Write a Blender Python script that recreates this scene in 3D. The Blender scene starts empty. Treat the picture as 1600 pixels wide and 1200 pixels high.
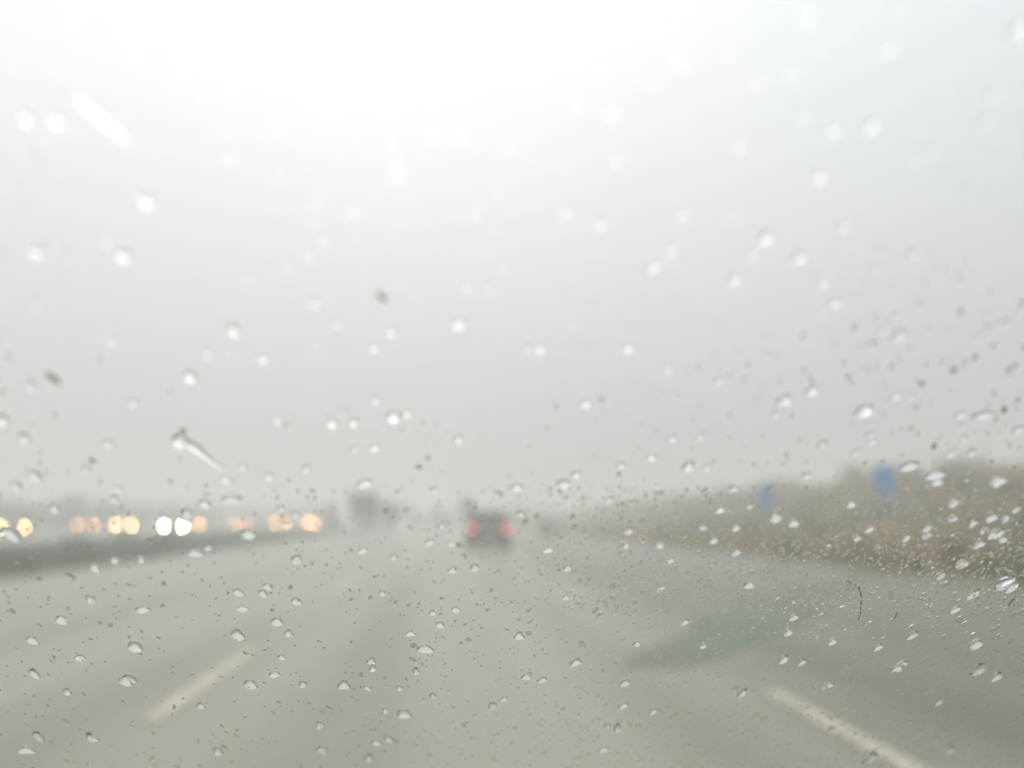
import bpy, math, random
from mathutils import Vector, Matrix, noise
R = math.radians
S = bpy.context.scene
COL = S.collection
rnd = random.Random(11)
HAZE = 0.0138                    # density of the rain haze

# ------------------------------------------------------------------ camera
FPX = 1244.4                     # focal length in pixels of the 1600 px wide photograph
PITCH, YAW = R(9.67), R(4.67)
EYE = Vector((0.0, 0.0, 1.12))
FW = Vector((math.sin(YAW) * math.cos(PITCH), math.cos(YAW) * math.cos(PITCH), math.sin(PITCH)))
RT = Vector((math.cos(YAW), -math.sin(YAW), 0.0))
UP = RT.cross(FW)
cd = bpy.data.cameras.new("camera")
cam = bpy.data.objects.new("camera", cd); COL.objects.link(cam)
cam.matrix_world = Matrix.Translation(EYE) @ Matrix((RT, UP, -FW)).transposed().to_4x4()
cd.lens = 28; cd.sensor_width = 36
cd.clip_start = 0.02; cd.clip_end = 3000
cd.dof.use_dof = True
cd.dof.focus_distance = 0.62
cd.dof.aperture_fstop = 1.95
cd.dof.aperture_ratio = 1.2
S.camera = cam

# ------------------------------------------------------------------ sky and sun
W = bpy.data.worlds.new("World"); S.world = W; W.use_nodes = True
wn = W.node_tree.nodes; wl = W.node_tree.links; wn.clear()
def wnode(t, **k):
    n = wn.new(t)
    for a, b in k.items(): setattr(n, a, b)
    return n
def wmath(op, a, b=None, c=None, clamp=False):
    n = wnode('ShaderNodeMath', operation=op, use_clamp=clamp)
    for i, v in enumerate((a, b, c)):
        if v is None: continue
        if isinstance(v, (int, float)): n.inputs[i].default_value = v
        else: wl.new(v, n.inputs[i])
    return n.outputs[0]
SUN_EL, SUN_AZ = R(52), R(-4)
tc = wnode('ShaderNodeTexCoord'); sx = wnode('ShaderNodeSeparateXYZ'); wl.new(tc.outputs['Generated'], sx.inputs[0])
z = wmath('MAXIMUM', sx.outputs[2], 0.0)
lum = wmath('MULTIPLY_ADD', z, wmath('MULTIPLY_ADD', z, -0.15, 1.06), 0.545)
hi = wmath('MAXIMUM', wmath('SUBTRACT', z, 0.58), 0.0)
lum = wmath('MULTIPLY_ADD', wmath('MULTIPLY', hi, hi), 3.5, lum)
sd = (math.sin(SUN_AZ) * math.cos(SUN_EL), math.cos(SUN_AZ) * math.cos(SUN_EL), math.sin(SUN_EL))
dp = wnode('ShaderNodeVectorMath', operation='DOT_PRODUCT'); wl.new(tc.outputs['Generated'], dp.inputs[0]); dp.inputs[1].default_value = sd
glow = wmath('POWER', wmath('MAXIMUM', dp.outputs['Value'], 0.0), 2.5)
lum = wmath('MULTIPLY', lum, wmath('MULTIPLY_ADD', glow, 0.05, 0.985))
side = wmath('MULTIPLY_ADD', sx.outputs[0], 1.5, 0.1, clamp=True)
lum = wmath('MULTIPLY', lum, wmath('MULTIPLY_ADD', side, -0.13, 1.0))
# soft unevenness of the rain cloud
nz = wnode('ShaderNodeTexNoise'); nz.inputs['Scale'].default_value = 1.6; nz.inputs['Detail'].default_value = 3
wl.new(tc.outputs['Generated'], nz.inputs['Vector'])
lum = wmath('MULTIPLY', lum, wmath('MULTIPLY_ADD', nz.outputs['Fac'], 0.10, 0.95))
mixc = wnode('ShaderNodeMix', data_type='RGBA')
mixc.inputs[6].default_value = (1.0, 1.0, 0.992, 1); mixc.inputs[7].default_value = (0.955, 0.99, 1.055, 1)
wl.new(wmath('MULTIPLY', side, wmath('MULTIPLY', z, 2.2, clamp=True)), mixc.inputs[0])
cs = wnode('ShaderNodeVectorMath', operation='SCALE'); wl.new(mixc.outputs[2], cs.inputs[0]); wl.new(lum, cs.inputs['Scale'])
sky = wnode('ShaderNodeTexSky', sky_type='NISHITA', sun_disc=False, sun_elevation=SUN_EL, sun_rotation=SUN_AZ)
sky.air_density = 1.0; sky.dust_density = 6.0
b1 = wnode('ShaderNodeBackground'); wl.new(cs.outputs[0], b1.inputs[0]); b1.inputs[1].default_value = 1.0
b2 = wnode('ShaderNodeBackground'); wl.new(sky.outputs[0], b2.inputs[0]); b2.inputs[1].default_value = 0.1
ms = wnode('ShaderNodeMixShader'); ms.inputs[0].default_value = 0.05
wl.new(b1.outputs[0], ms.inputs[1]); wl.new(b2.outputs[0], ms.inputs[2])
wo = wnode('ShaderNodeOutputWorld'); wl.new(ms.outputs[0], wo.inputs['Surface'])

sl = bpy.data.lights.new("sun", 'SUN'); sl.energy = 0.6; sl.angle = R(70); sl.color = (1, 0.985, 0.96)
so = bpy.data.objects.new("sun", sl); COL.objects.link(so)
so.rotation_euler = Vector(sd).to_track_quat('Z', 'Y').to_euler()

S.view_settings.view_transform = 'Standard'; S.view_settings.look = 'None'
S.view_settings.exposure = 0.0; S.view_settings.gamma = 1
cy = S.cycles
cy.max_bounces = 16; cy.transmission_bounces = 12; cy.transparent_max_bounces = 24
cy.diffuse_bounces = 3; cy.glossy_bounces = 3; cy.volume_bounces = 2
cy.caustics_reflective = False; cy.caustics_refractive = False
cy.sample_clamp_indirect = 6.0
cy.use_denoising = True
try: cy.denoiser = 'OPENIMAGEDENOISE'
except Exception: pass

# ------------------------------------------------------------------ helpers
def ray(px, py):
    return (FW + RT * ((px - 800) / FPX) - UP * ((py - 600) / FPX)).normalized()
def ground(px, py, z0=0.0):
    d = ray(px, py); t = (z0 - EYE.z) / d.z
    return EYE + d * t
def depth_pt(px, py, dist):
    """point seen at this pixel whose distance along the road is dist"""
    d = ray(px, py); return EYE + d * (dist / d.y)

def tag(o, label=None, cat=None, group=None, kind=None):
    if label: o['label'] = label
    if cat: o['category'] = cat
    if group: o['group'] = group
    if kind: o['kind'] = kind
    return o
def empty(name, loc=(0, 0, 0), rz=0.0):
    o = bpy.data.objects.new(name, None); COL.objects.link(o)
    o.location = loc; o.rotation_euler = (0, 0, rz); o.empty_display_size = 0.3
    return o
def mk(name, verts, faces, mats, parent=None, smooth=False, fmat=None):
    me = bpy.data.meshes.new(name); me.from_pydata([tuple(v) for v in verts], [], faces); me.update()
    for m in (mats if isinstance(mats, (list, tuple)) else [mats]): me.materials.append(m)
    if smooth: me.polygons.foreach_set('use_smooth', [True] * len(me.polygons))
    if fmat: me.polygons.foreach_set('material_index', fmat)
    o = bpy.data.objects.new(name, me); COL.objects.link(o)
    if parent: o.parent = parent
    return o
class MB:
    def __init__(s): s.v = []; s.f = []
    def add(s, v, f):
        k = len(s.v); s.v += [Vector(p) for p in v]; s.f += [tuple(i + k for i in q) for q in f]; return s
    def box(s, a, b):
        (x0, y0, z0), (x1, y1, z1) = a, b
        return s.add([(x0,y0,z0),(x1,y0,z0),(x1,y1,z0),(x0,y1,z0),(x0,y0,z1),(x1,y0,z1),(x1,y1,z1),(x0,y1,z1)],
                     [(3,2,1,0),(4,5,6,7),(0,1,5,4),(1,2,6,5),(2,3,7,6),(3,0,4,7)])
    def tube(s, pts, rad, n=8):
        pts = [Vector(p) for p in pts]; rs = rad if isinstance(rad, (list, tuple)) else [rad] * len(pts)
        k = len(s.v)
        for i, p in enumerate(pts):
            d = (pts[min(i + 1, len(pts) - 1)] - pts[max(i - 1, 0)]).normalized()
            a = d.orthogonal().normalized(); b = d.cross(a)
            for j in range(n):
                t = 2 * math.pi * j / n; s.v.append(p + (a * math.cos(t) + b * math.sin(t)) * rs[i])
        for i in range(len(pts) - 1):
            for j in range(n):
                s.f.append((k + i*n + j, k + i*n + (j+1) % n, k + (i+1)*n + (j+1) % n, k + (i+1)*n + j))
        s.f.append(tuple(k + j for j in reversed(range(n)))); s.f.append(tuple(k + (len(pts)-1)*n + j for j in range(n)))
        return s
    def lathe_x(s, prof, n=24, c=(0, 0, 0)):
        """profile (x, r) turned about the x axis"""
        k = len(s.v)
        for (x, r) in prof:
            for j in range(n):
                t = 2 * math.pi * j / n; s.v.append(Vector((c[0] + x, c[1] + r * math.cos(t), c[2] + r * math.sin(t))))
        for i in range(len(prof) - 1):
            for j in range(n):
                s.f.append((k + i*n + j, k + (i+1)*n + j, k + (i+1)*n + (j+1) % n, k + i*n + (j+1) % n))
        s.f.append(tuple(k + j for j in range(n))); s.f.append(tuple(k + (len(prof)-1)*n + j for j in reversed(range(n))))
        return s
    def build(s, name, mat, parent=None, smooth=False): return mk(name, s.v, s.f, mat, parent, smooth)

def mat(name, base, rough=0.6, metal=0.0, n_scale=None, n_amt=0.3, col2=None, bump=0.0, spec=0.5, coat=0.0, stretch=None):
    m = bpy.data.materials.new(name); m.use_nodes = True
    nt = m.node_tree; p = nt.nodes['Principled BSDF']
    p.inputs['Base Color'].default_value = (*base, 1); p.inputs['Roughness'].default_value = rough
    p.inputs['Metallic'].default_value = metal; p.inputs['Specular IOR Level'].default_value = spec
    p.inputs['Coat Weight'].default_value = coat
    if n_scale:
        t = nt.nodes.new('ShaderNodeTexCoord'); mp = nt.nodes.new('ShaderNodeMapping')
        if stretch: mp.inputs['Scale'].default_value = stretch
        nt.links.new(t.outputs['Object'], mp.inputs[0])
        n = nt.nodes.new('ShaderNodeTexNoise'); n.inputs['Scale'].default_value = n_scale; n.inputs['Detail'].default_value = 5
        nt.links.new(mp.outputs[0], n.inputs['Vector'])
        cr = nt.nodes.new('ShaderNodeMapRange'); cr.inputs['From Min'].default_value = 0.35; cr.inputs['From Max'].default_value = 0.65
        nt.links.new(n.outputs['Fac'], cr.inputs[0])
        mx = nt.nodes.new('ShaderNodeMix'); mx.data_type = 'RGBA'
        c2 = col2 or tuple(c * (1 - n_amt) for c in base)
        mx.inputs[6].default_value = (*base, 1); mx.inputs[7].default_value = (*c2, 1)
        nt.links.new(cr.outputs[0], mx.inputs[0]); nt.links.new(mx.outputs[2], p.inputs['Base Color'])
        if bump:
            b = nt.nodes.new('ShaderNodeBump'); b.inputs['Strength'].default_value = bump; b.inputs['Distance'].default_value = 0.02
            nt.links.new(n.outputs['Fac'], b.inputs['Height']); nt.links.new(b.outputs[0], p.inputs['Normal'])
    return m
def emit(name, colr, strength):
    m = bpy.data.materials.new(name); m.use_nodes = True; nt = m.node_tree
    p = nt.nodes['Principled BSDF']; p.inputs['Base Color'].default_value = (*colr, 1)
    p.inputs['Emission Color'].default_value = (*colr, 1); p.inputs['Emission Strength'].default_value = strength
    return m

# ------------------------------------------------------------------ materials
def asphalt_mat():
    m = mat('wet_asphalt', (0.250, 0.232, 0.180), 0.34, n_scale=1.2, col2=(0.200, 0.188, 0.142), spec=0.5, stretch=(1.0, 0.05, 1))
    nt = m.node_tree; p = nt.nodes['Principled BSDF']
    t = nt.nodes.new('ShaderNodeTexCoord')
    # the asphalt turns darker and more olive over the slow lane and shoulder
    sp = nt.nodes.new('ShaderNodeSeparateXYZ'); nt.links.new(t.outputs['Object'], sp.inputs[0])
    nn = nt.nodes.new('ShaderNodeTexNoise'); nn.inputs['Scale'].default_value = .5; nt.links.new(t.outputs['Object'], nn.inputs['Vector'])
    ad = nt.nodes.new('ShaderNodeMath'); ad.operation = 'MULTIPLY_ADD'; nt.links.new(nn.outputs['Fac'], ad.inputs[0]); ad.inputs[1].default_value = 1.6; nt.links.new(sp.outputs[0], ad.inputs[2])
    rr_ = nt.nodes.new('ShaderNodeMapRange'); rr_.interpolation_type = 'SMOOTHSTEP'; nt.links.new(ad.outputs[0], rr_.inputs[0])
    for kk, vv_ in (('From Min', 1.6), ('From Max', 4.2), ('To Min', 0.0), ('To Max', 1.0)): rr_.inputs[kk].default_value = vv_
    old = p.inputs['Base Color'].links[0].from_socket
    dk = nt.nodes.new('ShaderNodeMix'); dk.data_type = 'RGBA'; dk.blend_type = 'MULTIPLY'; dk.inputs[7].default_value = (.42, .46, .35, 1)
    nt.links.new(rr_.outputs[0], dk.inputs[0]); nt.links.new(old, dk.inputs[6]); nt.links.new(dk.outputs[2], p.inputs['Base Color'])
    # worn, darker wheel tracks
    sn = nt.nodes.new('ShaderNodeMath'); sn.operation = 'MULTIPLY_ADD'; nt.links.new(nn.outputs['Fac'], sn.inputs[0]); sn.inputs[1].default_value = .9; nt.links.new(sp.outputs[0], sn.inputs[2])
    s2 = nt.nodes.new('ShaderNodeMath'); s2.operation = 'MULTIPLY'; nt.links.new(sn.outputs[0], s2.inputs[0]); s2.inputs[1].default_value = 3.5
    s3 = nt.nodes.new('ShaderNodeMath'); s3.operation = 'COSINE'; nt.links.new(s2.outputs[0], s3.inputs[0])
    s4 = nt.nodes.new('ShaderNodeMapRange'); nt.links.new(s3.outputs[0], s4.inputs[0]); s4.inputs['From Min'].default_value = -.2; s4.inputs['To Max'].default_value = 1
    wt = nt.nodes.new('ShaderNodeMix'); wt.data_type = 'RGBA'; wt.blend_type = 'MULTIPLY'; wt.inputs[7].default_value = (.85, .86, .86, 1)
    nt.links.new(s4.outputs[0], wt.inputs[0]); nt.links.new(dk.outputs[2], wt.inputs[6]); nt.links.new(wt.outputs[2], p.inputs['Base Color'])
    # wetness: streaks along the lanes
    mp = nt.nodes.new('ShaderNodeMapping'); mp.inputs['Scale'].default_value = (1.3, 0.05, 1); nt.links.new(t.outputs['Object'], mp.inputs[0])
    n = nt.nodes.new('ShaderNodeTexNoise'); n.inputs['Scale'].default_value = 0.9; n.inputs['Detail'].default_value = 4; nt.links.new(mp.outputs[0], n.inputs['Vector'])
    r = nt.nodes.new('ShaderNodeMapRange'); r.inputs['From Min'].default_value = .35; r.inputs['From Max'].default_value = .65
    r.inputs['To Min'].default_value = .24; r.inputs['To Max'].default_value = .42
    nt.links.new(n.outputs['Fac'], r.inputs[0]); nt.links.new(r.outputs[0], p.inputs['Roughness'])
    g = nt.nodes.new('ShaderNodeTexNoise'); g.inputs['Scale'].default_value = 90; g.inputs['Detail'].default_value = 3; nt.links.new(t.outputs['Object'], g.inputs['Vector'])
    b = nt.nodes.new('ShaderNodeBump'); b.inputs['Strength'].default_value = .35; b.inputs['Distance'].default_value = .01
    nt.links.new(g.outputs['Fac'], b.inputs['Height']); nt.links.new(b.outputs[0], p.inputs['Normal'])
    return m
M = {
    'asphalt': asphalt_mat(),
    'paint': mat('worn_white_paint', (0.47, 0.425, 0.33), 0.45, n_scale=5, col2=(0.29, 0.27, 0.21)),
    'verge': mat('verge_soil', (0.11, 0.135, 0.10), 0.9, n_scale=0.5, col2=(0.07, 0.095, 0.07), bump=.4),
    'field': mat('far_field', (0.10, 0.11, 0.07), 0.95, n_scale=0.05, col2=(0.07, 0.085, 0.05)),
    'bank': mat('dry_bank_soil', (0.20, 0.14, 0.07), 0.95, n_scale=0.35, col2=(0.07, 0.08, 0.03), bump=.6),
    'reflection_tint': mat('green_reflection', (0.125, 0.185, 0.10), 0.5, n_scale=1.2, col2=(0.15, 0.18, 0.125)),  # green of the windshield reflection, painted onto the road
    'grass_dark': mat('dark_wet_grass', (0.09, 0.14, 0.095), 0.6, n_scale=.6, col2=(0.14, 0.165, 0.11)),
    'grass_dry': mat('dry_grass', (0.44, 0.30, 0.15), 0.7, n_scale=.35, col2=(0.13, 0.125, 0.045)),
    'leaf_dark': mat('dark_leaf', (0.034, 0.058, 0.046), 0.6, n_scale=1.4, col2=(0.055, 0.08, 0.058)),
    'leaf_olive': mat('olive_leaf', (0.20, 0.18, 0.05), 0.6, n_scale=2.2, col2=(0.09, 0.10, 0.03)),
    'leaf_brown': mat('brown_leaf', (0.33, 0.20, 0.10), 0.7, n_scale=2.2, col2=(0.085, 0.075, 0.04)),
    'leaf_yellow': mat('yellow_blossom', (0.78, 0.52, 0.03), 0.6, n_scale=5, col2=(0.55, 0.38, 0.03)),
    'leaf_ochre': mat('ochre_leaf', (0.22, 0.145, 0.012), 0.6, n_scale=3, col2=(0.05, 0.055, 0.01)),
    'bark': mat('bark', (0.07, 0.055, 0.04), 0.9, n_scale=8, bump=.5),
    'car_teal': mat('dark_teal_paint', (0.006, 0.022, 0.036), 0.3, coat=.6, n_scale=3, n_amt=.2),
    'car_black': mat('black_paint', (0.012, 0.012, 0.014), 0.3, coat=.6, n_scale=3, n_amt=.2),
    'car_grey': mat('grey_paint', (0.06, 0.065, 0.07), 0.35, metal=.4, coat=.6, n_scale=3, n_amt=.2),
    'car_blue': mat('blue_paint', (0.02, 0.035, 0.075), 0.3, coat=.6, n_scale=3, n_amt=.2),
    'carglass': mat('car_window_glass', (0.012, 0.015, 0.017), 0.08, n_scale=2, n_amt=.1),
    'rubber': mat('black_rubber', (0.015, 0.015, 0.015), 0.8, n_scale=20, n_amt=.2),
    'rim': mat('alloy', (0.35, 0.35, 0.36), 0.35, metal=.9, n_scale=10, n_amt=.2),
    'plastic': mat('black_plastic', (0.02, 0.02, 0.02), 0.6, n_scale=20, n_amt=.2),
    'plate': mat('plate', (0.6, 0.6, 0.55), 0.5, n_scale=10, n_amt=.1),
    'sign_blue': mat('sign_blue', (0.05, 0.27, 0.68), 0.35, n_scale=3, col2=(0.06, 0.29, 0.62)),
    'sign_white': mat('sign_white', (0.70, 0.72, 0.74), 0.4, n_scale=6, n_amt=.1),
    'steel': mat('galvanised_steel', (0.30, 0.31, 0.32), 0.5, metal=.7, n_scale=12, n_amt=.2),
    'strand_brown': mat('brown_matte', (0.42, 0.27, 0.16), 0.8, n_scale=400, n_amt=.4),
    'bug': mat('bug_brown', (0.6, 0.55, 0.45), 0.8, n_scale=300, n_amt=.3),
    'tail_red': emit('tail_red', (1.0, 0.10, 0.07), 5.4),
}

def thin_mat(name, c):
    m = bpy.data.materials.new(name); m.use_nodes = True; nt = m.node_tree; nt.nodes.clear()
    a = nt.nodes.new('ShaderNodeBsdfDiffuse'); b = nt.nodes.new('ShaderNodeBsdfTranslucent'); x = nt.nodes.new('ShaderNodeMixShader'); o = nt.nodes.new('ShaderNodeOutputMaterial')
    w = nt.nodes.new('ShaderNodeTexNoise'); w.inputs['Scale'].default_value = 300
    k = nt.nodes.new('ShaderNodeMix'); k.data_type = 'RGBA'; k.inputs[6].default_value = (*c, 1); k.inputs[7].default_value = (*[q * .6 for q in c], 1); nt.links.new(w.outputs['Fac'], k.inputs[0])
    x.inputs[0].default_value = .6
    for s_ in (a, b): nt.links.new(k.outputs[2], s_.inputs[0])
    nt.links.new(a.outputs[0], x.inputs[1]); nt.links.new(b.outputs[0], x.inputs[2]); nt.links.new(x.outputs[0], o.inputs[0]); return m
M['strand_brown'] = thin_mat('brown_thin', (.74, .55, .42)); M['bug'] = thin_mat('insect_brown', (.72, .66, .55))

# ------------------------------------------------------------------ the setting: ground, roads, bank
def strip(name, x0, x1, y0, y1, z, m, ny=40, nx=2):
    v = []; f = []
    for j in range(ny + 1):
        for i in range(nx + 1):
            v.append((x0 + (x1 - x0) * i / nx, y0 + (y1 - y0) * j / ny, z))
    for j in range(ny):
        for i in range(nx):
            a = j * (nx + 1) + i; f.append((a, a + 1, a + nx + 2, a + nx + 1))
    return tag(mk(name, v, f, m), kind='structure')
strip('ground', -450, 450, -60, 700, -0.06, M['field'], 20, 20)
XL, XR = -8.3, 9.6                  # edges of our carriageway
strip('road', XL, XR, -30, 600, 0.0, M['asphalt'], 120, 6)
strip('opposite_road', -60.0, -17.5, -30, 600, 0.0, M['asphalt'], 120, 6)
strip('median', -17.5, XL, -30, 600, -0.01, M['verge'], 120, 4)

def bank_h(x, y):
    """height of the roadside bank right of the carriageway"""
    t = (x - 11.0) / 15.0
    s = max(0.0, min(1.0, t)); s = s * s * (3 - 2 * s)
    w = noise.noise(Vector((x * .12, y * .07, 3.1)))
    return s * (2.9 + 0.35 * w) + 0.25 * w * s
v = []; f = []
xs = [XR + i * 0.8 for i in range(26)] + [34, 42, 60, 90, 150, 260]
ys = [-20 + 4 * j for j in range(46)] + [170, 190, 220, 260, 320, 400, 500, 600]
for yy in ys:
    for xx in xs: v.append((xx, yy, bank_h(xx, yy) + 0.005))
nx = len(xs)
for j in range(len(ys) - 1):
    for i in range(nx - 1):
        a = j * nx + i; f.append((a, a + 1, a + nx + 1, a + nx))
tag(mk('embankment', v, f, M['bank'], smooth=True), kind='structure')

# a green windshield reflection, put as colour into a ragged strip on the asphalt
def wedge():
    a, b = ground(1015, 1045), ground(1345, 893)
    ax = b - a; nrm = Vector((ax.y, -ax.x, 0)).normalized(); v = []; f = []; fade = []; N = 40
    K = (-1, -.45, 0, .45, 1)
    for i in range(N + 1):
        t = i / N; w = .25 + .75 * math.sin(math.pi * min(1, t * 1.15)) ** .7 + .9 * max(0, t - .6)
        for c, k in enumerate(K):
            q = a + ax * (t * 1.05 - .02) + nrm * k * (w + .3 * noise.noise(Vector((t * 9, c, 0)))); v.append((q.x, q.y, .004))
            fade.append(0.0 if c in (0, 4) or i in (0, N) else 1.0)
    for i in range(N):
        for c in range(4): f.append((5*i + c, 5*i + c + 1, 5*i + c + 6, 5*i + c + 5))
    o = mk('reflection_patch', v, f, M['reflection_tint']); at = o.data.attributes.new('cover', 'FLOAT', 'POINT'); at.data.foreach_set('value', fade)
    nt = M['reflection_tint'].node_tree; p = nt.nodes['Principled BSDF']       # the painted reflection fades out at its ragged edges
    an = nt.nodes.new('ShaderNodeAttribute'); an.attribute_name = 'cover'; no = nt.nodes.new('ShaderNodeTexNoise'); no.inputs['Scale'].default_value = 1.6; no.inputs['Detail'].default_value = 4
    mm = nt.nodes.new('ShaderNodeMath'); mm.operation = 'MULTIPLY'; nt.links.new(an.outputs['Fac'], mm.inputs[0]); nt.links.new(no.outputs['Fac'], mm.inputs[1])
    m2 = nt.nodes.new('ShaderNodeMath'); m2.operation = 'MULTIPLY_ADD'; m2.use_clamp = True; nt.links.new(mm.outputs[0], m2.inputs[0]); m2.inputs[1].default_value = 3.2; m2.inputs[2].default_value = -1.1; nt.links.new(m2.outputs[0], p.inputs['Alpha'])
    return o
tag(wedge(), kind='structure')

# lane dashes: two rows, each dash one worn painted line
def dash(a, b, w, lab):
    a = Vector(a); b = Vector(b); d = (b - a); n = Vector((d.y, -d.x, 0)).normalized() * w / 2
    N = 10; v = []; f = []
    for i in range(N + 1):
        p = a + d * i / N; e = 1 + 0.12 * noise.noise(Vector((i * .9, a.x, a.y)))
        v += [(p.x - n.x * e, p.y - n.y * e, 0.004), (p.x + n.x * e, p.y + n.y * e, 0.004)]
    for i in range(N): f.append((2*i, 2*i+1, 2*i+3, 2*i+2))
    o = mk('lane_marking', v, f, M['paint']); tag(o, lab, 'road marking', 'worn white lane dashes on the wet road', 'structure'); return o
gl0, gl1 = ground(232, 1128), ground(392, 1018)
gr0, gr1 = ground(1450, 1215), ground(1205, 1080)
dash(gl0, gl1, 0.13, 'pale worn lane dash on the near wet asphalt')
dash(gr0, gr1, 0.13, 'pale worn lane dash running out of the near corner')
for (x, y, L) in [(540, 914, 2.4), (893, 931, 2.0)]:
    p = ground(x, y); dash((p.x, p.y - L / 2, 0), (p.x, p.y + L / 2, 0), 0.15, 'short faint lane dash farther along the wet road')
for k in range(9):
    for xx in (-2.0, 2.1):
        yy = 22 + 9.0 * k; dash((xx, yy, 0), (xx, yy + 3, 0), 0.13, 'faint lane dash far along the wet road')

# ------------------------------------------------------------------ vegetation
def blades(name, n, area, zf, hr, wr, m, seed, lab, cat, lean=.35):
    r = random.Random(seed); v = []; f = []
    for _ in range(n):
        x, y = area(r); z = zf(x, y)
        for _b in range(r.randint(4, 7)):
            a = r.uniform(0, 6.283); h = r.uniform(*hr); w = r.uniform(*wr)
            bx, by = x + r.gauss(0, .12), y + r.gauss(0, .12)
            dx, dy = math.cos(a), math.sin(a); lx, ly = r.gauss(0, lean) * h, r.gauss(0, lean) * h
            k = len(v)
            v += [(bx - dx*w, by - dy*w, z), (bx + dx*w, by + dy*w, z), (bx + dx*w*.7 + lx*.5, by + dy*w*.7 + ly*.5, z + h*.6),
                  (bx - dx*w*.7 + lx*.5, by - dy*w*.7 + ly*.5, z + h*.6), (bx + lx, by + ly, z + h)]
            f += [(k, k+1, k+2, k+3), (k+3, k+2, k+4)]
    return tag(mk(name, v, f, m), lab, cat, kind='stuff')
def a_med(r):
    y = 4 + 130 * r.random() ** 1.6; return r.uniform(-17.2, XL - .2), y
blades('median_grass', 5200, a_med, lambda x, y: -0.02, (.15, .42), (.01, .03), M['grass_dark'], 1, 'dark wet grass and weeds covering the median', 'grass')
def a_bank(r):
    y = 6 + 120 * r.random() ** 1.5; return XR + .2 + 19 * r.random(), y
blades('bank_grass', 9000, a_bank, bank_h, (.25, .8), (.012, .035), M['grass_dry'], 2, 'dry brown grass covering the roadside bank', 'grass')

def bush(name, loc, rx, rz_, ml, lab, cat, group=None, trunk=0.35, n=700, leaf=.09, seed=0):
    """crown of leaf-sized faces in uneven clumps on a branching trunk; rx half width, rz_ overall height"""
    r = random.Random(seed); root = empty(name, loc)
    tb = MB(); cl = []
    H = rz_
    tb.tube([(0, 0, -.1), (.03*rx, 0, H*.2), (0.05*rx, .02, H*.5), (0, 0, H*.8)], [.07*H**.5, .055*H**.5, .035*H**.5, .012])
    for k in range(11):
        a = r.uniform(0, 6.283); q = r.random() ** .5; zz = H * (trunk + (1 - trunk) * r.uniform(.08, .86))
        lim = math.sqrt(max(.12, 1 - ((zz / H - .55) / .55) ** 2))
        c = Vector((math.cos(a) * rx * q * lim * .72, math.sin(a) * rx * q * lim * .72, zz)); cr = rx * r.uniform(.26, .48)
        cl.append((c, cr)); st = Vector((0, 0, H * r.uniform(.12, .45)))
        tb.tube([st, (st + c) / 2 + Vector((0, 0, .06 * H)), c], [.03*H**.5, .02*H**.5, .008], 6)
    tb.build('trunk', M['bark'], root, True)
    v = []; f = []
    for _ in range(n):
        c, cr = r.choice(cl)
        d = Vector((r.gauss(0, 1), r.gauss(0, 1), r.gauss(0, .8))).normalized() * cr * r.random() ** .45
        p = c + d
        if p.z < 0.03: p.z = 0.03 + r.random() * .1
        s = leaf * r.uniform(.6, 1.5)
        a = Vector((r.gauss(0, 1), r.gauss(0, 1), r.gauss(0, 1))).normalized(); b = a.orthogonal().normalized()
        k = len(v); v += [p - a*s, p + b*s*.5, p + a*s, p - b*s*.5]; f.append((k, k+1, k+2, k+3))
    mk('crown', v, f, ml, root)
    return tag(root, lab, cat, group)
def at_ground(px, dist, z=0.0):
    p = depth_pt(px, 812, dist); return (p.x, dist, z)

# dark clumps standing out in the haze
bush('tree', at_ground(566, 62), 1.55, 3.5, M['leaf_dark'], 'dark bushy tree, the largest in the haze between the headlights and the car', 'tree', n=2600, leaf=.11, trunk=.12, seed=3)
bush('tree', at_ground(612, 70), 1.25, 2.7, M['leaf_dark'], 'lower dark tree just beside the largest tree in the haze', 'tree', n=1800, leaf=.11, trunk=.12, seed=4)
bush('tree', at_ground(733, 80), 1.5, 3.3, M['leaf_dark'], 'dark tree rising behind the red tail lights', 'tree', n=2200, leaf=.12, trunk=.15, seed=5)
bush('tree', at_ground(520, 84), 1.7, 2.5, M['leaf_dark'], 'small dim tree next to the last pair of headlights', 'tree', n=1500, leaf=.12, trunk=.12, seed=6)
# tree line beyond the opposite carriageway: individuals on two files
k = 0
for px in range(-60, 500, 36):
    d = 60 + 55 * (max(0, px) / 500) + rnd.uniform(-6, 6)
    h = 2.7 + rnd.uniform(-.5, .5) + d * .004
    bush('tree', at_ground(px + rnd.uniform(-8, 8), d + 16), 2.0 + d * .008, h, M['leaf_dark'],
         'low dark tree in the hazy row behind the oncoming headlights', 'tree', 'tree row beyond the opposite carriageway', n=1300, leaf=.15, trunk=.08, seed=20 + k); k += 1
# far hedge line along the horizon
for i, px in enumerate(range(650, 900, 42)):
    bush('shrub', at_ground(px, 105 + rnd.uniform(-6, 10)), 2.4, 2.6 + rnd.uniform(-.4, .4), M['leaf_dark'],
         'faint grey shrub on the horizon at the end of the road', 'shrub', 'shrubs at the far end of the road', n=900, leaf=.18, trunk=.05, seed=60 + i)
# median shrubs
for i in range(16):
    y = 15 + i * 5.2 + rnd.uniform(-1.5, 1.5); x = rnd.uniform(-16.5, -10)
    bush('shrub', (x, y, -.01), rnd.uniform(.5, .8), .62 - .0045 * y, M['leaf_dark'],
         'low dark green shrub in the grassy median', 'shrub', 'shrubs along the median', n=700, leaf=.07, trunk=.05, seed=90 + i)
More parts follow.
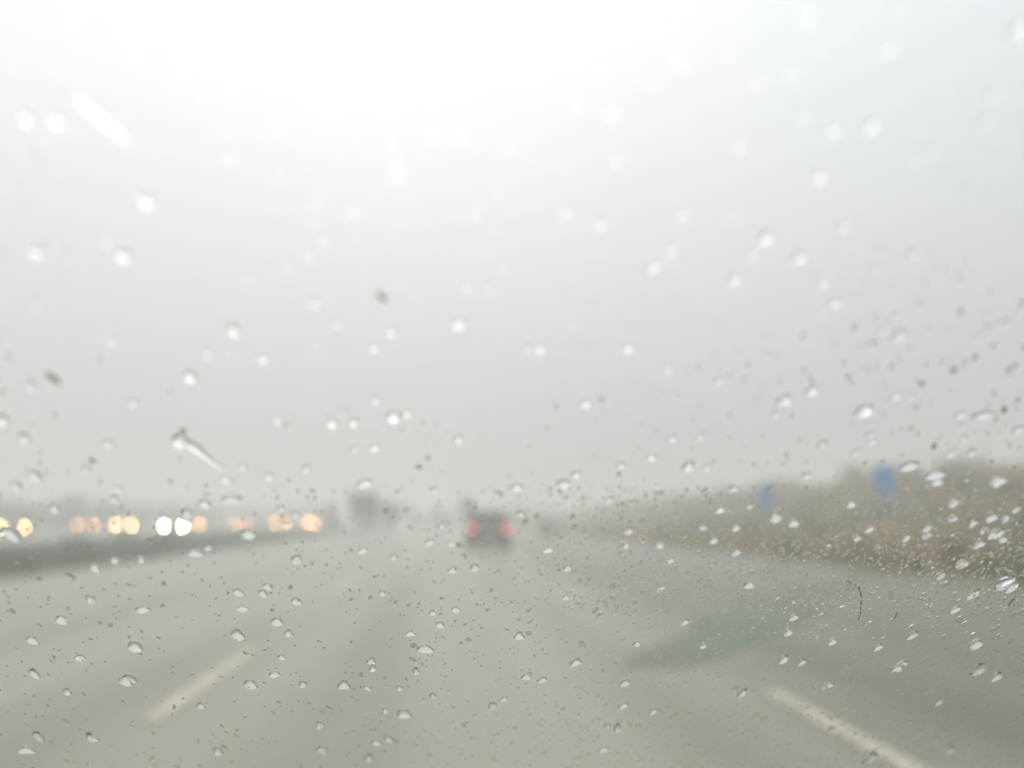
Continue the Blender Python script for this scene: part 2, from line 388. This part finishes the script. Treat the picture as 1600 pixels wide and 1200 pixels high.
# bank shrubs
for i in range(44):
    y = 15 + 80 * (i / 44) + rnd.uniform(-2, 2); x = rnd.uniform(13.5, 25)
    w = rnd.uniform(.45, .95); br = rnd.random() < .55
    bush('shrub', (x, y, bank_h(x, y) - .05), w, w * rnd.uniform(.9, 1.4), M['leaf_brown'] if br else M['leaf_olive'],
         'brown scrubby bush on the roadside bank' if br else 'olive green scrubby bush on the roadside bank', 'bush',
         'brown bushes on the bank' if br else 'olive bushes on the bank', n=700, leaf=.08, trunk=.05, seed=130 + i)
# taller scrub that breaks the crest line of the bank
for i in range(18):
    y = 36 + 3.8 * i + rnd.uniform(-2, 2); x = rnd.uniform(24, 27); w = rnd.uniform(.9, 1.7)
    bush('shrub', (x, y, bank_h(x, y) - .05), w, w * rnd.uniform(.6, .9), M['leaf_brown'] if i % 3 else M['leaf_olive'],
         'broad scrub standing up from the crest of the roadside bank', 'bush', 'scrub along the crest of the bank', n=900, leaf=.10, trunk=.05, seed=330 + i)
# the coloured ones that stand out
p = ground(853, 838); bush('bush', (p.x, p.y, 0), .75, 1.25, M['leaf_olive'], 'rounded olive bush at the foot of the bank, closest to the car ahead', 'bush', n=1200, leaf=.08, trunk=.05, seed=301)
q = depth_pt(1378, 838, 21); bush('bush', (q.x, q.y, bank_h(q.x, q.y)), .36, 1.1, M['leaf_yellow'], 'small yellow flowering bush low on the bank below the nearer blue sign', 'bush', n=900, leaf=.04, trunk=.3, seed=302)
q = depth_pt(1484, 880, 17); bush('bush', (q.x, q.y, 0.05), .5, .7, M['leaf_ochre'], 'dark ochre bush at the road edge under the nearer blue sign', 'bush', n=1100, leaf=.05, trunk=.05, seed=303)
q = depth_pt(1432, 888, 16.5); bush('bush', (q.x, q.y, 0.03), .25, .34, M['leaf_ochre'], 'very low ochre bush beside the larger dark ochre one', 'bush', n=600, leaf=.04, trunk=.05, seed=304)

# ------------------------------------------------------------------ blue signs
def sign(px, py, dist, w, h, lab):
    c = depth_pt(px, py, dist); gz = bank_h(c.x, c.y)
    root = empty('road_sign', (c.x, c.y, gz), R(-8)); zc = c.z - gz
    def rr(w, h, rad, y0, y1, name, m, par):
        pts = []
        for (cx, cz, a0) in ((w/2-rad, h/2-rad, 0), (-w/2+rad, h/2-rad, 90), (-w/2+rad, -h/2+rad, 180), (w/2-rad, -h/2+rad, 270)):
            for k in range(6):
                a = R(a0 + 90 * k / 5); pts.append((cx + rad * math.cos(a), cz + rad * math.sin(a)))
        n = len(pts); v = [(x, y0, z + zc) for x, z in pts] + [(x, y1, z + zc) for x, z in pts]
        f = [tuple(range(n)), tuple(reversed(range(n, 2*n)))] + [(i, n + i, n + (i+1) % n, (i+1) % n) for i in range(n)]
        return mk(name, v, f, m, par)
    rr(w, h, .05, -.02, .0, 'sign_panel', M['sign_blue'], root)
    rim = MB()   # thin border standing proud of the panel
    b = .018
    for (x0, z0, x1, z1) in ((-w/2+.05, h/2-.035, w/2-.05, h/2-.035+b), (-w/2+.05, -h/2+.02, w/2-.05, -h/2+.02+b),
                             (-w/2+.02, -h/2+.06, -w/2+.02+b, h/2-.06), (w/2-.02-b, -h/2+.06, w/2-.02, h/2-.06)):
        rim.box((x0, -.0235, z0 + zc), (x1, -.0202, z1 + zc))
    rim.build('border', M['sign_white'], root)
    MB().tube([(0, .035, -.3), (0, .035, zc + h/2 - .05)], .03, 12).build('post', M['steel'], root, True)
    for q in (.25, -.25): MB().box((-.09, .0005, zc + h*q), (.09, .07, zc + h*q + .03)).build('clamp', M['steel'], root)
    return tag(root, lab, 'sign', 'blue signs along the bank')
sign(1382, 751, 25, .66, 1.0, 'nearer and larger blue rectangular road sign on the brown bank')
sign(1197, 777, 33, .62, .98, 'farther and smaller blue rectangular road sign on the brown bank')

# ------------------------------------------------------------------ cars
def section(y, hw, z0, z1, r=.12, tumble=.0):
    """closed rounded cross-section at station y"""
    pts = []
    for (sx_, zz, a0) in ((1, z1 - r, 0), (-1, z1 - r, 90), (-1, z0 + r, 180), (1, z0 + r, 270)):
        w = hw - (tumble if zz > (z0 + z1) / 2 else 0)
        for k in range(5):
            a = R(a0 + 90 * k / 4); pts.append(Vector((sx_ * (w - r) + r * math.cos(a), y, zz + r * math.sin(a))))
    return pts
def loft(secs):
    b = MB(); n = len(secs[0]); v = [p for s in secs for p in s]; f = []
    for i in range(len(secs) - 1):
        for j in range(n): f.append((i*n + j, (i+1)*n + j, (i+1)*n + (j+1) % n, i*n + (j+1) % n))
    f.append(tuple(range(n))); f.append(tuple((len(secs)-1)*n + j for j in reversed(range(n))))
    return b.add(v, f)
def make_car(name, paint, head, tail, label, group):
    """a five-door hatchback 4.2 m long, its nose towards +y"""
    t = empty(name); L = 2.1
    body = loft([section(-L, .72, .30, .80, .08), section(-L + .08, .84, .24, .92, .12), section(-1.6, .885, .20, .96, .14, .03),
                 section(-.9, .90, .18, .95, .14, .03), section(.3, .90, .18, .94, .14, .03), section(.95, .89, .18, .92, .14, .04),
                 section(1.5, .87, .20, .84, .14, .05), section(1.9, .80, .22, .74, .12, .05), section(L, .66, .28, .64, .08)]).build('body', paint, t, True)
    gh = MB()
    def ring(z, yb, yf, hw): return [(hw, yb, z), (hw, yf, z), (-hw, yf, z), (-hw, yb, z)]
    rings = [ring(.91, -1.92, 1.05, .80), ring(1.10, -1.80, .72, .745), ring(1.30, -1.62, .32, .665), ring(1.40, -1.50, .12, .625)]
    v = [p for r_ in rings for p in r_]; f = []
    for i in range(3):
        for j in range(4): f.append((i*4 + j, i*4 + (j+1) % 4, (i+1)*4 + (j+1) % 4, (i+1)*4 + j))
    f.append((12, 13, 14, 15)); gh.add(v, f); gh.build('window', M['carglass'], t)
    rf = loft([section(-1.62, .58, 1.385, 1.425, .018), section(-1.45, .635, 1.385, 1.455, .03), section(-.7, .645, 1.385, 1.475, .04),
               section(0, .63, 1.385, 1.455, .03), section(.16, .58, 1.385, 1.425, .018)])
    for s in (-1, 1):       # pillars
        rf.tube([(s*.79, 1.06, .93), (s*.675, .32, 1.30), (s*.62, .10, 1.41)], .035, 6)
        rf.tube([(s*.80, -.35, .93), (s*.668, -.40, 1.30), (s*.63, -.42, 1.40)], .04, 6)
        rf.tube([(s*.78, -1.9, .92), (s*.67, -1.62, 1.30), (s*.61, -1.48, 1.41)], .06, 6)
    rf.build('roof', paint, t, True)
    for s in (-1, 1):
        for yy in (-1.28, 1.28):
            w = MB().lathe_x([(-.1, .20), (-.1, .29), (-.07, .315), (.07, .315), (.1, .29), (.1, .20)], 24, (s*.80, yy, .315)).build('wheel', M['rubber'], t, True)
            MB().lathe_x([(-.012, .03), (-.012, .195), (.012, .195), (.012, .03)], 20, (s*.895, yy, .315)).build('rim', M['rim'], w)
        MB().box((s*.90 - .05, .62, .93), (s*.90 + .12*s + .0, .70, 1.05)).build('wing_mirror', paint, t) if s > 0 else MB().box((-1.02, .62, .93), (-.85, .70, 1.05)).build('wing_mirror', paint, t)
        h = MB(); h.lathe_x([(0, .105), (.05, .105)], 20)     # lens turned to face +y
        for i, p in enumerate(h.v): h.v[i] = Vector((p.y * 1.1 + s*.62, 1.985 + p.x + .05, p.z + .62))
        h.f = [tuple(reversed(q)) for q in h.f]
        h.build('headlight', head, t)
        tl = MB().box((s*.70 - .09, -L - .012, .71), (s*.70 + .09, -L + .10, .82)); tl.build('tail_light', tail, t)
    MB().box((-.85, -L - .06, .28), (.85, -L + .03, .50)).build('bumper', M['plastic'], t)
    MB().box((-.60, L - .04, .26), (.60, L + .05, .46)).build('bumper', M['plastic'], t)
    MB().box((-.26, -L - .075, .53 - .02), (.26, -L - .02, .63)).build('number_plate', M['plate'], t)
    tag(t, label, 'car', group); return t
def kids(o): return [c for c in bpy.data.objects if c.parent == o]
def copy_tree(o, parent=None):
    c = o.copy(); COL.objects.link(c)
    if parent: c.parent = parent
    for ch in kids(o): copy_tree(ch, c)
    return c
tail_off = mat('tail_lens', (0.2, 0.01, 0.01), .2, n_scale=9, n_amt=.1)
head_off = mat('head_lens', (0.5, 0.5, 0.5), .1, n_scale=9, n_amt=.1)
ahead = make_car('car', M['car_teal'], head_off, M['tail_red'], 'dark hatchback driving ahead with both red tail lights glowing', None)
pa = depth_pt(765, 826, 33); ahead.location = (pa.x, 33 + 2.1, 0)
onc = []   # left lamp px, right lamp px, py, distance, lamp, paint, label
ON = [(5, 36, 825, 54, 'lamp_yellow', 'car_grey', 'oncoming car with amber headlights nearest the edge of the picture'),
      (122, 145, 827, 75, 'lamp_faint', 'car_black', 'oncoming car with a dim peach pair of headlights, second from the edge'),
      (181, 204, 828, 74, 'lamp_yellow', 'car_blue', 'oncoming car with a yellow headlight pair beside the whitest pair'),
      (257, 284, 828, 63, 'lamp_white', 'car_black', 'oncoming car with the brightest, white headlight pair'),
      (290, 311, 824, 80, 'lamp_orange', 'car_grey', 'oncoming car half hidden behind the one with white headlights, a single orange lamp showing'),
      (367, 384, 821, 100, 'lamp_faint', 'car_black', 'oncoming car with dim orange overlapping headlights, third from the end of the queue'),
      (430, 446, 821, 104, 'lamp_faint', 'car_blue', 'oncoming car with faint amber headlights, second from the end of the queue'),
      (477, 491, 821, 118, 'lamp_orange', 'car_grey', 'last oncoming car of the queue, headlights merging into one orange spot')]
LC = {'lamp_white': ((1.0, 0.78, 0.42), 3.2), 'lamp_yellow': ((1.0, 0.62, 0.26), 1.1), 'lamp_orange': ((1.0, 0.46, 0.14), .62), 'lamp_faint': ((1.0, 0.42, 0.13), .36)}
def lamp_mat(kind, dist):
    """a headlamp bright enough to give this glow through that much rain"""
    c, goal = LC[kind]; share = (.11 * FPX / dist / 13.5) ** 2
    return emit('headlamp_glow', c, goal / (share * math.exp(-HAZE * dist)))
first = {}
for (x0, x1, py, d, lamp, paint, lab) in ON:
    if paint in first: c = copy_tree(first[paint]); c['label'] = lab
    else:
        c = make_car('car', M[paint], head_off, tail_off, lab, 'oncoming cars with headlights on'); first[paint] = c
    lm = lamp_mat(lamp, d)
    for ch in kids(c):
        if ch.name.startswith('headlight'):
            ch.material_slots[0].link = 'OBJECT'; ch.material_slots[0].material = lm
    a = depth_pt((x0 + x1) / 2, py, d)
    th = math.pi - .8 * math.atan2(a.x, d); nose = Vector((-math.sin(th), math.cos(th), 0))
    c.location = Vector((a.x, a.y, 0)) - nose * 2.0; c.rotation_euler = (0, 0, th)

# ------------------------------------------------------------------ windshield of the car the picture is taken from
RAKE = R(35); PY = 0.50            # the glass crosses eye height half a metre ahead
PN = Vector((0, math.sin(RAKE), math.cos(RAKE)))      # outward normal
PU = Vector((0, -math.cos(RAKE), math.sin(RAKE)))     # up the slope
PO = Vector((0, PY, EYE.z))
def on_glass(px, py):
    d = ray(px, py); t = (PO - EYE).dot(PN) / d.dot(PN); return EYE + d * t, t, d
wroot = empty('windshield', tuple(PO))
Mg = Matrix((Vector((1, 0, 0)), PU, PN)).transposed().to_4x4()
wroot.matrix_world = Matrix.Translation(PO) @ Mg
def rrect(x0, x1, y0, y1, r, n=6):
    pts = []
    for cx, cy, a0 in ((x1-r, y1-r, 0), (x0+r, y1-r, 90), (x0+r, y0+r, 180), (x1-r, y0+r, 270)):
        for k in range(n): a = R(a0 + 90*k/(n-1)); pts.append((cx + r*math.cos(a), cy + r*math.sin(a)))
    return pts
gl = bpy.data.materials.new('clear_glass'); gl.use_nodes = True
nt = gl.node_tree; nt.nodes.clear(); tb_ = nt.nodes.new('ShaderNodeBsdfTransparent'); tb_.inputs[0].default_value = (.985, .995, .985, 1)
ob_ = nt.nodes.new('ShaderNodeOutputMaterial'); nt.links.new(tb_.outputs[0], ob_.inputs[0])
P = rrect(-.72, .92, -.62, .46, .08); n = len(P)
mk('glass_pane', [(x, y, -.005) for x, y in P] + [(x, y, 0) for x, y in P],
   [tuple(reversed(range(n))), tuple(range(n, 2*n))] + [(i, (i+1) % n, n + (i+1) % n, n + i) for i in range(n)], gl, wroot)
Q = rrect(-.76, .96, -.66, .50, .12); v = []
for zz in (-.012, .008): v += [(x, y, zz) for x, y in P] + [(x, y, zz) for x, y in Q]
f = []
for i in range(n):
    j = (i + 1) % n
    f += [(i, j, n + j, n + i)[::-1], (2*n + i, 2*n + j, 3*n + j, 3*n + i), (n + i, n + j, 3*n + j, 3*n + i), (i, 2*n + i, 2*n + j, j)]
mk('rubber_seal', v, f, M['rubber'], wroot)
tag(wroot, 'raked clear car windshield wet with rain, seen from inside', 'windshield')

# ------------------------------------------------------------------ rain on the glass
water = bpy.data.materials.new('rain_water'); water.use_nodes = True
nt = water.node_tree; nt.nodes.clear(); g = nt.nodes.new('ShaderNodeBsdfGlass'); g.inputs['IOR'].default_value = 1.333; g.inputs['Roughness'].default_value = 0.13
g.inputs['Color'].default_value = (1, 1, 1, 1)
ob_ = nt.nodes.new('ShaderNodeOutputMaterial'); nt.links.new(g.outputs[0], ob_.inputs[0])

APEX = 0.36        # crest shifted up the glass, shaping each drop to refract more bright sky
mist = water.copy(); mist.name = 'rain_mist'; mist.node_tree.nodes['Glass BSDF'].inputs['Roughness'].default_value = 0.16

def dome(seed, seg=28, rings=12, lump=.12, tail=0.0, hgt=1.0):
    """plano-convex drop, unit radius, unit height; local +z away from the glass"""
    r = random.Random(seed); ph = [r.uniform(0, 6.28) for _ in range(4)]; am = [r.gauss(0, 1) for _ in range(4)]
    def rad(a):
        w = 1 + lump * (am[0]*.5*math.cos(a + ph[0]) + am[1]*.6*math.cos(2*a + ph[1]) + am[2]*.45*math.cos(3*a + ph[2]) + am[3]*.25*math.cos(4*a + ph[3]))
        return w * (1 + tail * max(0, math.sin(a)) ** 3)
    v = []; f = []
    for k in range(rings):
        t = k / rings; q = 1 - t ** 1.25; zz = (1 - q ** 1.7) * hgt
        for j in range(seg):
            a = 2 * math.pi * j / seg; v.append((q * rad(a) * math.cos(a), q * rad(a) * math.sin(a) + APEX * (1 - q ** 1.3), zz))
    v.append((0, APEX, hgt))
    for k in range(rings - 1):
        for j in range(seg): f.append((k*seg + j, k*seg + (j+1) % seg, (k+1)*seg + (j+1) % seg, (k+1)*seg + j))
    for j in range(seg): f.append(((rings-1)*seg + j, (rings-1)*seg + (j+1) % seg, len(v) - 1))
    nb = len(f); k0 = len(v)
    for j in range(seg): v.append(v[j])
    f.append(tuple(k0 + j for j in reversed(range(seg))))
    return v, f
DM = []
for i in range(14):
    vv, ff = dome(500 + i, lump=.10 + .10 * (i % 3), tail=(.35 if i % 5 == 4 else 0))
    me = bpy.data.meshes.new('raindrop'); me.from_pydata(vv, [], ff); me.materials.append(water)
    me.polygons.foreach_set('use_smooth', [len(p.vertices) < 5 for p in me.polygons]); me.update(); DM.append(me)

# bright spots of the drops read off the photograph: x, y, width (height, turn)
DR = """210 88 12;312 103 8;41 188 22;88 192 26;283 118 8;360 252 14;519 101 18;452 107 10;615 172 20 11 .5;712 208 14;625 276 12;440 278 10
908 60 20;1051 53 10;955 179 16;1060 96 14;1155 230 14;1188 134 12;1235 115 14;1386 80 20;1587 52 28;1550 151 22 13;1360 200 22;1300 208 20
1255 188 12;1536 195 16;1432 202 12;1278 280 24;1430 254 16;1454 240 14;1400 160 12;228 318 26;57 397 24 16;193 403 28;167 382 12;388 437 13;56 478 13
174 535 16;366 520 22;325 555 14;298 593 20;361 553 10;553 333 20 13;505 379 14;484 402 14;452 420 12;491 477 16 11;526 508 14;612 522 18;496 541 12
585 546 16;411 564 16;716 509 28 20;728 452 14;764 452 12;787 422 12;938 353 18;884 335 16;932 388 10;1065 340 16;1146 340 12;1051 393 16;1046 410 12
1022 420 24 13 .5;1175 400 14;1146 440 24 16;1196 376 28;825 548 14;843 549 16;981 547 20;896 511 12;1122 598 12;1044 580 10;1248 405 28 19;1317 356 18
1329 387 14;1425 400 20;1461 400 12;1365 421 18 12;1286 446 15;1305 476 22;1284 493 10;1513 408 10;1559 511 14;1542 492 10;1591 490 12;1396 500 16
1381 517 20 11;1405 528 28 20;1359 542 14;1529 527 16 9;1491 580 10;1578 592 12;6 661 18;38 689 18;48 607 16;169 696 16;208 631 14;282 693 28;286 675 10
53 747 22;25 762 16;135 735 13;144 721 9;184 765 12;178 782 14;84 797 16;380 731 12;352 752 18 9;360 783 34 14;320 790 18;292 806 20;17 838 22;235 848 10
305 867 24 13 .3;326 859 12;148 890 16;179 878 12;220 877 12;388 838 24 15;519 665 18;552 663 16;615 655 26 21;637 649 13;587 629 12;716 688 16;553 704 12
585 703 16;570 758 20;420 747 14;478 735 14;433 660 12;678 768 12;655 731 10;439 797 14;448 822 14;462 807 14;567 863 14;615 873 12;690 824 14 9
671 850 14;705 852 14;717 853 10;463 877 18;707 893 14;742 889 16;755 810 8;807 764 22 15;880 760 24 16;915 633 18;940 624 10;900 744 16;1075 732 20
1104 733 12;1051 688 14;1092 686 12;1017 717 16;970 730 14;953 782 14;1033 771 10;1146 766 16 9;1125 800 14 9;1172 792 12;982 833 14;978 855 12
1098 826 14 9;1150 827 14;1115 847 14;1032 855 14 9 .6;856 862 16 9;814 805 12;1047 878 12;1150 866 14;886 890 14;1225 629 24;1211 650 12;1268 614 22 15
1351 646 28 21;1360 682 12;1362 692 14;1285 697 14;1336 710 12;1401 622 12;1424 622 12;1501 651 18 11;1537 653 32 13;1592 674 20 12;1506 688 12;1486 711 14
1518 709 12;1421 732 26 13 .3;1462 745 30 13 .1;1464 756 20 10;1559 756 22 13 .2;1511 757 10;1212 812 20 16 .5;1217 800 9;1240 820 16;1330 791 14 9
1359 829 12;1490 789 14;1441 800 10;1489 812 14 9;1549 812 18 12;1571 812 12;1587 798 12;1520 821 14;1539 831 12;1555 838 22 11;1530 854 14
1449 828 12;1449 839 14;1416 843 12;1504 884 20 11 .3;1453 883 9;1567 845 12;1295 858 10;1260 746 12;1302 776 9;1340 843 12;95 971 16;141 939 14;50 1003 14
53 1055 14;125 1030 14;212 1015 20;200 1066 22 18;105 1083 12;143 1155 14;60 1153 14;40 1175 22 8;372 928 16;379 953 20 9;372 996 20;222 955 22 9
391 1072 20;313 1105 12;340 1176 16;419 919 14;411 930 14;463 942 16;433 974 20 15;451 992 14;440 1029 12;428 1056 18 9;473 1071 14;537 1073 18;575 1077 12
597 929 12;580 1035 14;582 1047 12;624 1077 12;650 1051 12;641 992 16 10;664 1017 24 15;646 1010 10;688 979 14 11 .3;712 955 14;676 960 12;732 1001 9
676 1089 12;631 1118 22 16;602 1112 12;608 1157 14;588 1162 14;504 1174 16;576 1187 16;499 1135 14;769 1105 14;787 1094 12;1032 921 12;1170 916 16
811 996 16;826 991 10;884 935 12;958 935 10;899 1038 16;823 1059 16;847 1065 14;976 1070 16 11;995 1008 12;1098 1011 12;974 1105 14;1020 1113 14
1050 1121 10;965 1140 14;949 1136 12;943 1173 18 9;1149 1076 10;1161 1085 14;1182 1117 10;1193 1124 10;1070 974 14;1240 967 14 10;1283 966 10;1232 990 14
1301 1005 14 10;1425 995 14;1225 1033 14;1253 1037 12;1293 1074 12;1405 1045 16;1432 1042 10;1525 1010 20 12;1529 1049 18;1558 1060 14;1372 1014 12
1493 955 12;1520 932 14;1570 916 24 16;1581 921 16;1478 915 10;1467 1099 12;1484 1174 12;1360 1187 16;1500 969 10;1470 902 12"""
drops = []
for s in DR.replace('\n', ';').split(';'):
    q = [float(a) for a in s.split()]
    if q: drops.append(q)
drops.sort(key=lambda q: -q[2])
extra = drops[288:]; drops = drops[:288]
def place(px, py, w, h, turn, hk):
    """(matrix) of a drop whose bright spot is at px,py and is w by h pixels"""
    p, t, d = on_glass(px, py - .10 * h)
    fore = max(.3, abs(d.dot(PN)))
    rx = w / 2 / FPX * t * 1.02; ry = h / 2 / FPX * t * .80 / fore
    M_ = Matrix.Translation(p + PN * 0.0003) @ Mg @ Matrix.Rotation(turn, 4, 'Z') @ Matrix.Diagonal((rx, ry, min(rx, ry) * hk, 1))
    return M_
big = 0
for i, q in enumerate(drops):
    px, py, w = q[:3]
    w *= .78 if py < 560 else .92
    h = q[3] * w / q[2] if len(q) > 3 else w * rnd.uniform(.74, .95); turn = q[4] if len(q) > 4 else rnd.uniform(-.25, .25)
    o = bpy.data.objects.new('raindrop', DM[rnd.randrange(len(DM))]); COL.objects.link(o)
    o.matrix_world = place(px, py, w * 1.02, h * 1.05, turn, rnd.uniform(.60, .80) * (.5 if py < 330 else .5 + .5 * (py - 330) / 320 if py < 650 else 1))
    zone = ('the white upper sky' if py < 300 else 'the grey middle sky' if py < 700 else 'the hazy horizon band' if py < 880 else 'the wet road') if px < 1150 or py < 700 or py > 900 else 'the brown bank'
    size = 'large' if w >= 24 else 'middling' if w >= 15 else 'small'
    tag(o, f'{size} clear raindrop on the windshield, seen against {zone}', 'raindrop', 'raindrops on the windshield')

# rivulets trailing from two drops, and the squeezed film of water between the lamps and the sky
def rivulet(pts, wpx, lab, hk=.3):
    """a tapering half-round strand of water on the glass along pixel points"""
    ps = [on_glass(*p) for p in pts]; v = []; f = []; m = 9
    N = len(ps)
    for i, (p, t, d) in enumerate(ps):
        a = ps[min(i + 1, N - 1)][0] - ps[max(i - 1, 0)][0]; a.normalize(); s = a.cross(PN).normalized()
        r = wpx[i] / 2 / FPX * t
        for k in range(m):
            th = math.pi * k / (m - 1); up = 1 if s.dot(PU) > 0 else -1
            v.append(p + PN * (.0003 + r * hk * math.sin(th) ** .8) + s * r * (math.cos(th) + up * .4 * math.sin(th)))
    for i in range(N - 1):
        for k in range(m - 1): f.append((i*m + k, i*m + k + 1, (i+1)*m + k + 1, (i+1)*m + k))
        f.append((i*m, (i+1)*m, (i+1)*m + m - 1, i*m + m - 1))
    o = mk('rivulet', v, [q[::-1] for q in f], water, smooth=True)
    return tag(o, lab, 'rivulet')
def smooth_path(a, b, n, wob, seed):
    r = random.Random(seed); return [(a[0] + (b[0]-a[0])*i/(n-1) + r.gauss(0, wob), a[1] + (b[1]-a[1])*i/(n-1) + r.gauss(0, wob)) for i in range(n)]
rivulet(smooth_path((114, 150), (208, 228), 9, .8, 1), [1, 6, 9, 11, 11, 10, 8, 5, 1], 'broad blurred water trail slanting down in the white upper sky', .10)
rivulet(smooth_path((284, 688), (352, 738), 9, .6, 2), [4, 17, 18, 16, 13, 11, 9, 6, 2], 'water trail slanting down from a big drop above the headlights', .28)
# insect smear, and solid brown strands in place of thin rivulets refracting the bank
def strand(name, pts, wpx, m, lab, cat):
    ps = [on_glass(*p) for p in pts]; b = MB()
    b.tube([p + PN * (w / 2 / FPX * t + .0003) for (p, t, d), w in zip(ps, wpx)], [w / 2 / FPX * t for (p, t, d), w in zip(ps, wpx)], 8)
    return tag(b.build(name, m, None, True), lab, cat)
strand('brown_strand', [(1322, 907), (1333, 914), (1343, 920), (1346, 930), (1346, 945), (1345, 958), (1341, 970)], [1, 2.2, 2.8, 2, 2.3, 1.8, .8], M['strand_brown'], 'bent reddish brown strand standing in for a thin rivulet on the wet glass', 'grass stem')  # a rivulet stand-in, not a grass stem
strand('brown_strand', [(1404, 955), (1401, 962), (1398, 969)], [1, 2, .8], M['strand_brown'], 'tiny straight brown strand standing in for a rivulet to the side of the bent one', 'grass stem')  # a rivulet stand-in, not a grass stem
strand('brown_strand', [(1588, 932), (1581, 942), (1574, 950)], [1, 2.6, .8], M['strand_brown'], 'short dark strand standing in for a rivulet near the edge of the view below a double drop', 'grass stem')  # a rivulet stand-in, not a grass stem
strand('insect_remains', [(588, 458), (593, 463), (598, 469), (606, 471)], [2, 6, 9, 2], M['bug'], 'tiny dull brown insect smear in the grey sky', 'insect')

# fine spatter too small and many to count
r = random.Random(77); vv, ff = dome(9, seg=8, rings=3, lump=.05); VV = []; FF = []
def spat(px, py, w, h, turn):
    hk = r.uniform(.5, .75) if px > 880 and 730 < py < 1000 else r.uniform(.22, .38)
    mm = place(px, py, w, h, turn, hk); k = len(VV)
    VV.extend([mm @ Vector(a) for a in vv]); FF.extend([tuple(i + k for i in q) for q in ff])
for q in extra: spat(q[0], q[1], q[2] * 1.1, (q[3] if len(q) > 3 else q[2] * .85) * 1.1, 0)
N1 = 0
while N1 < 4800:
    px = r.uniform(-30, 1630); py = r.uniform(-20, 1225)
    dens = .025 if py < 450 else .025 + .06 * (py - 450) / 310 if py < 760 else (1.0 if px > 880 else .5) if py < 960 else .35
    dens *= 0.20 + .80 * max(0, min(1, (px - 500) / 800)) if py > 450 else 1
    dens *= .6 + .8 * (noise.noise(Vector((px * .012, py * .012, 4))) + .5)
    if r.random() > dens: continue
    N1 += 1
    w = min(9, 2.4 * math.exp(abs(r.gauss(0, .45)))) * (1.0 if py > 600 else 1.5)
    spat(px, py, w, w * r.uniform(.7, 1.6), r.uniform(-.6, .6))
me = bpy.data.meshes.new('rain_spatter'); me.from_pydata([tuple(a) for a in VV], [], FF); me.materials.append(mist)
me.polygons.foreach_set('use_smooth', [len(p.vertices) < 5 for p in me.polygons]); me.update()
o = bpy.data.objects.new('rain_spatter', me); COL.objects.link(o)
tag(o, 'fine rain spatter of countless tiny droplets all over the windshield', 'rain spatter', kind='stuff')

# ------------------------------------------------------------------ the rainy air
hz = bpy.data.materials.new('rain_haze'); hz.use_nodes = True; nt = hz.node_tree; nt.nodes.clear()
pv = nt.nodes.new('ShaderNodeVolumePrincipled'); pv.inputs['Color'].default_value = (.962, .962, .95, 1)
pv.inputs['Density'].default_value = HAZE; pv.inputs['Anisotropy'].default_value = 0.2
ob_ = nt.nodes.new('ShaderNodeOutputMaterial'); nt.links.new(pv.outputs[0], ob_.inputs['Volume'])
h = MB().box((-460, -70, -1.1), (460, 710, 8.0)).build('haze', hz)
tag(h, 'pale grey rain haze filling the air over the road', 'haze', kind='stuff')
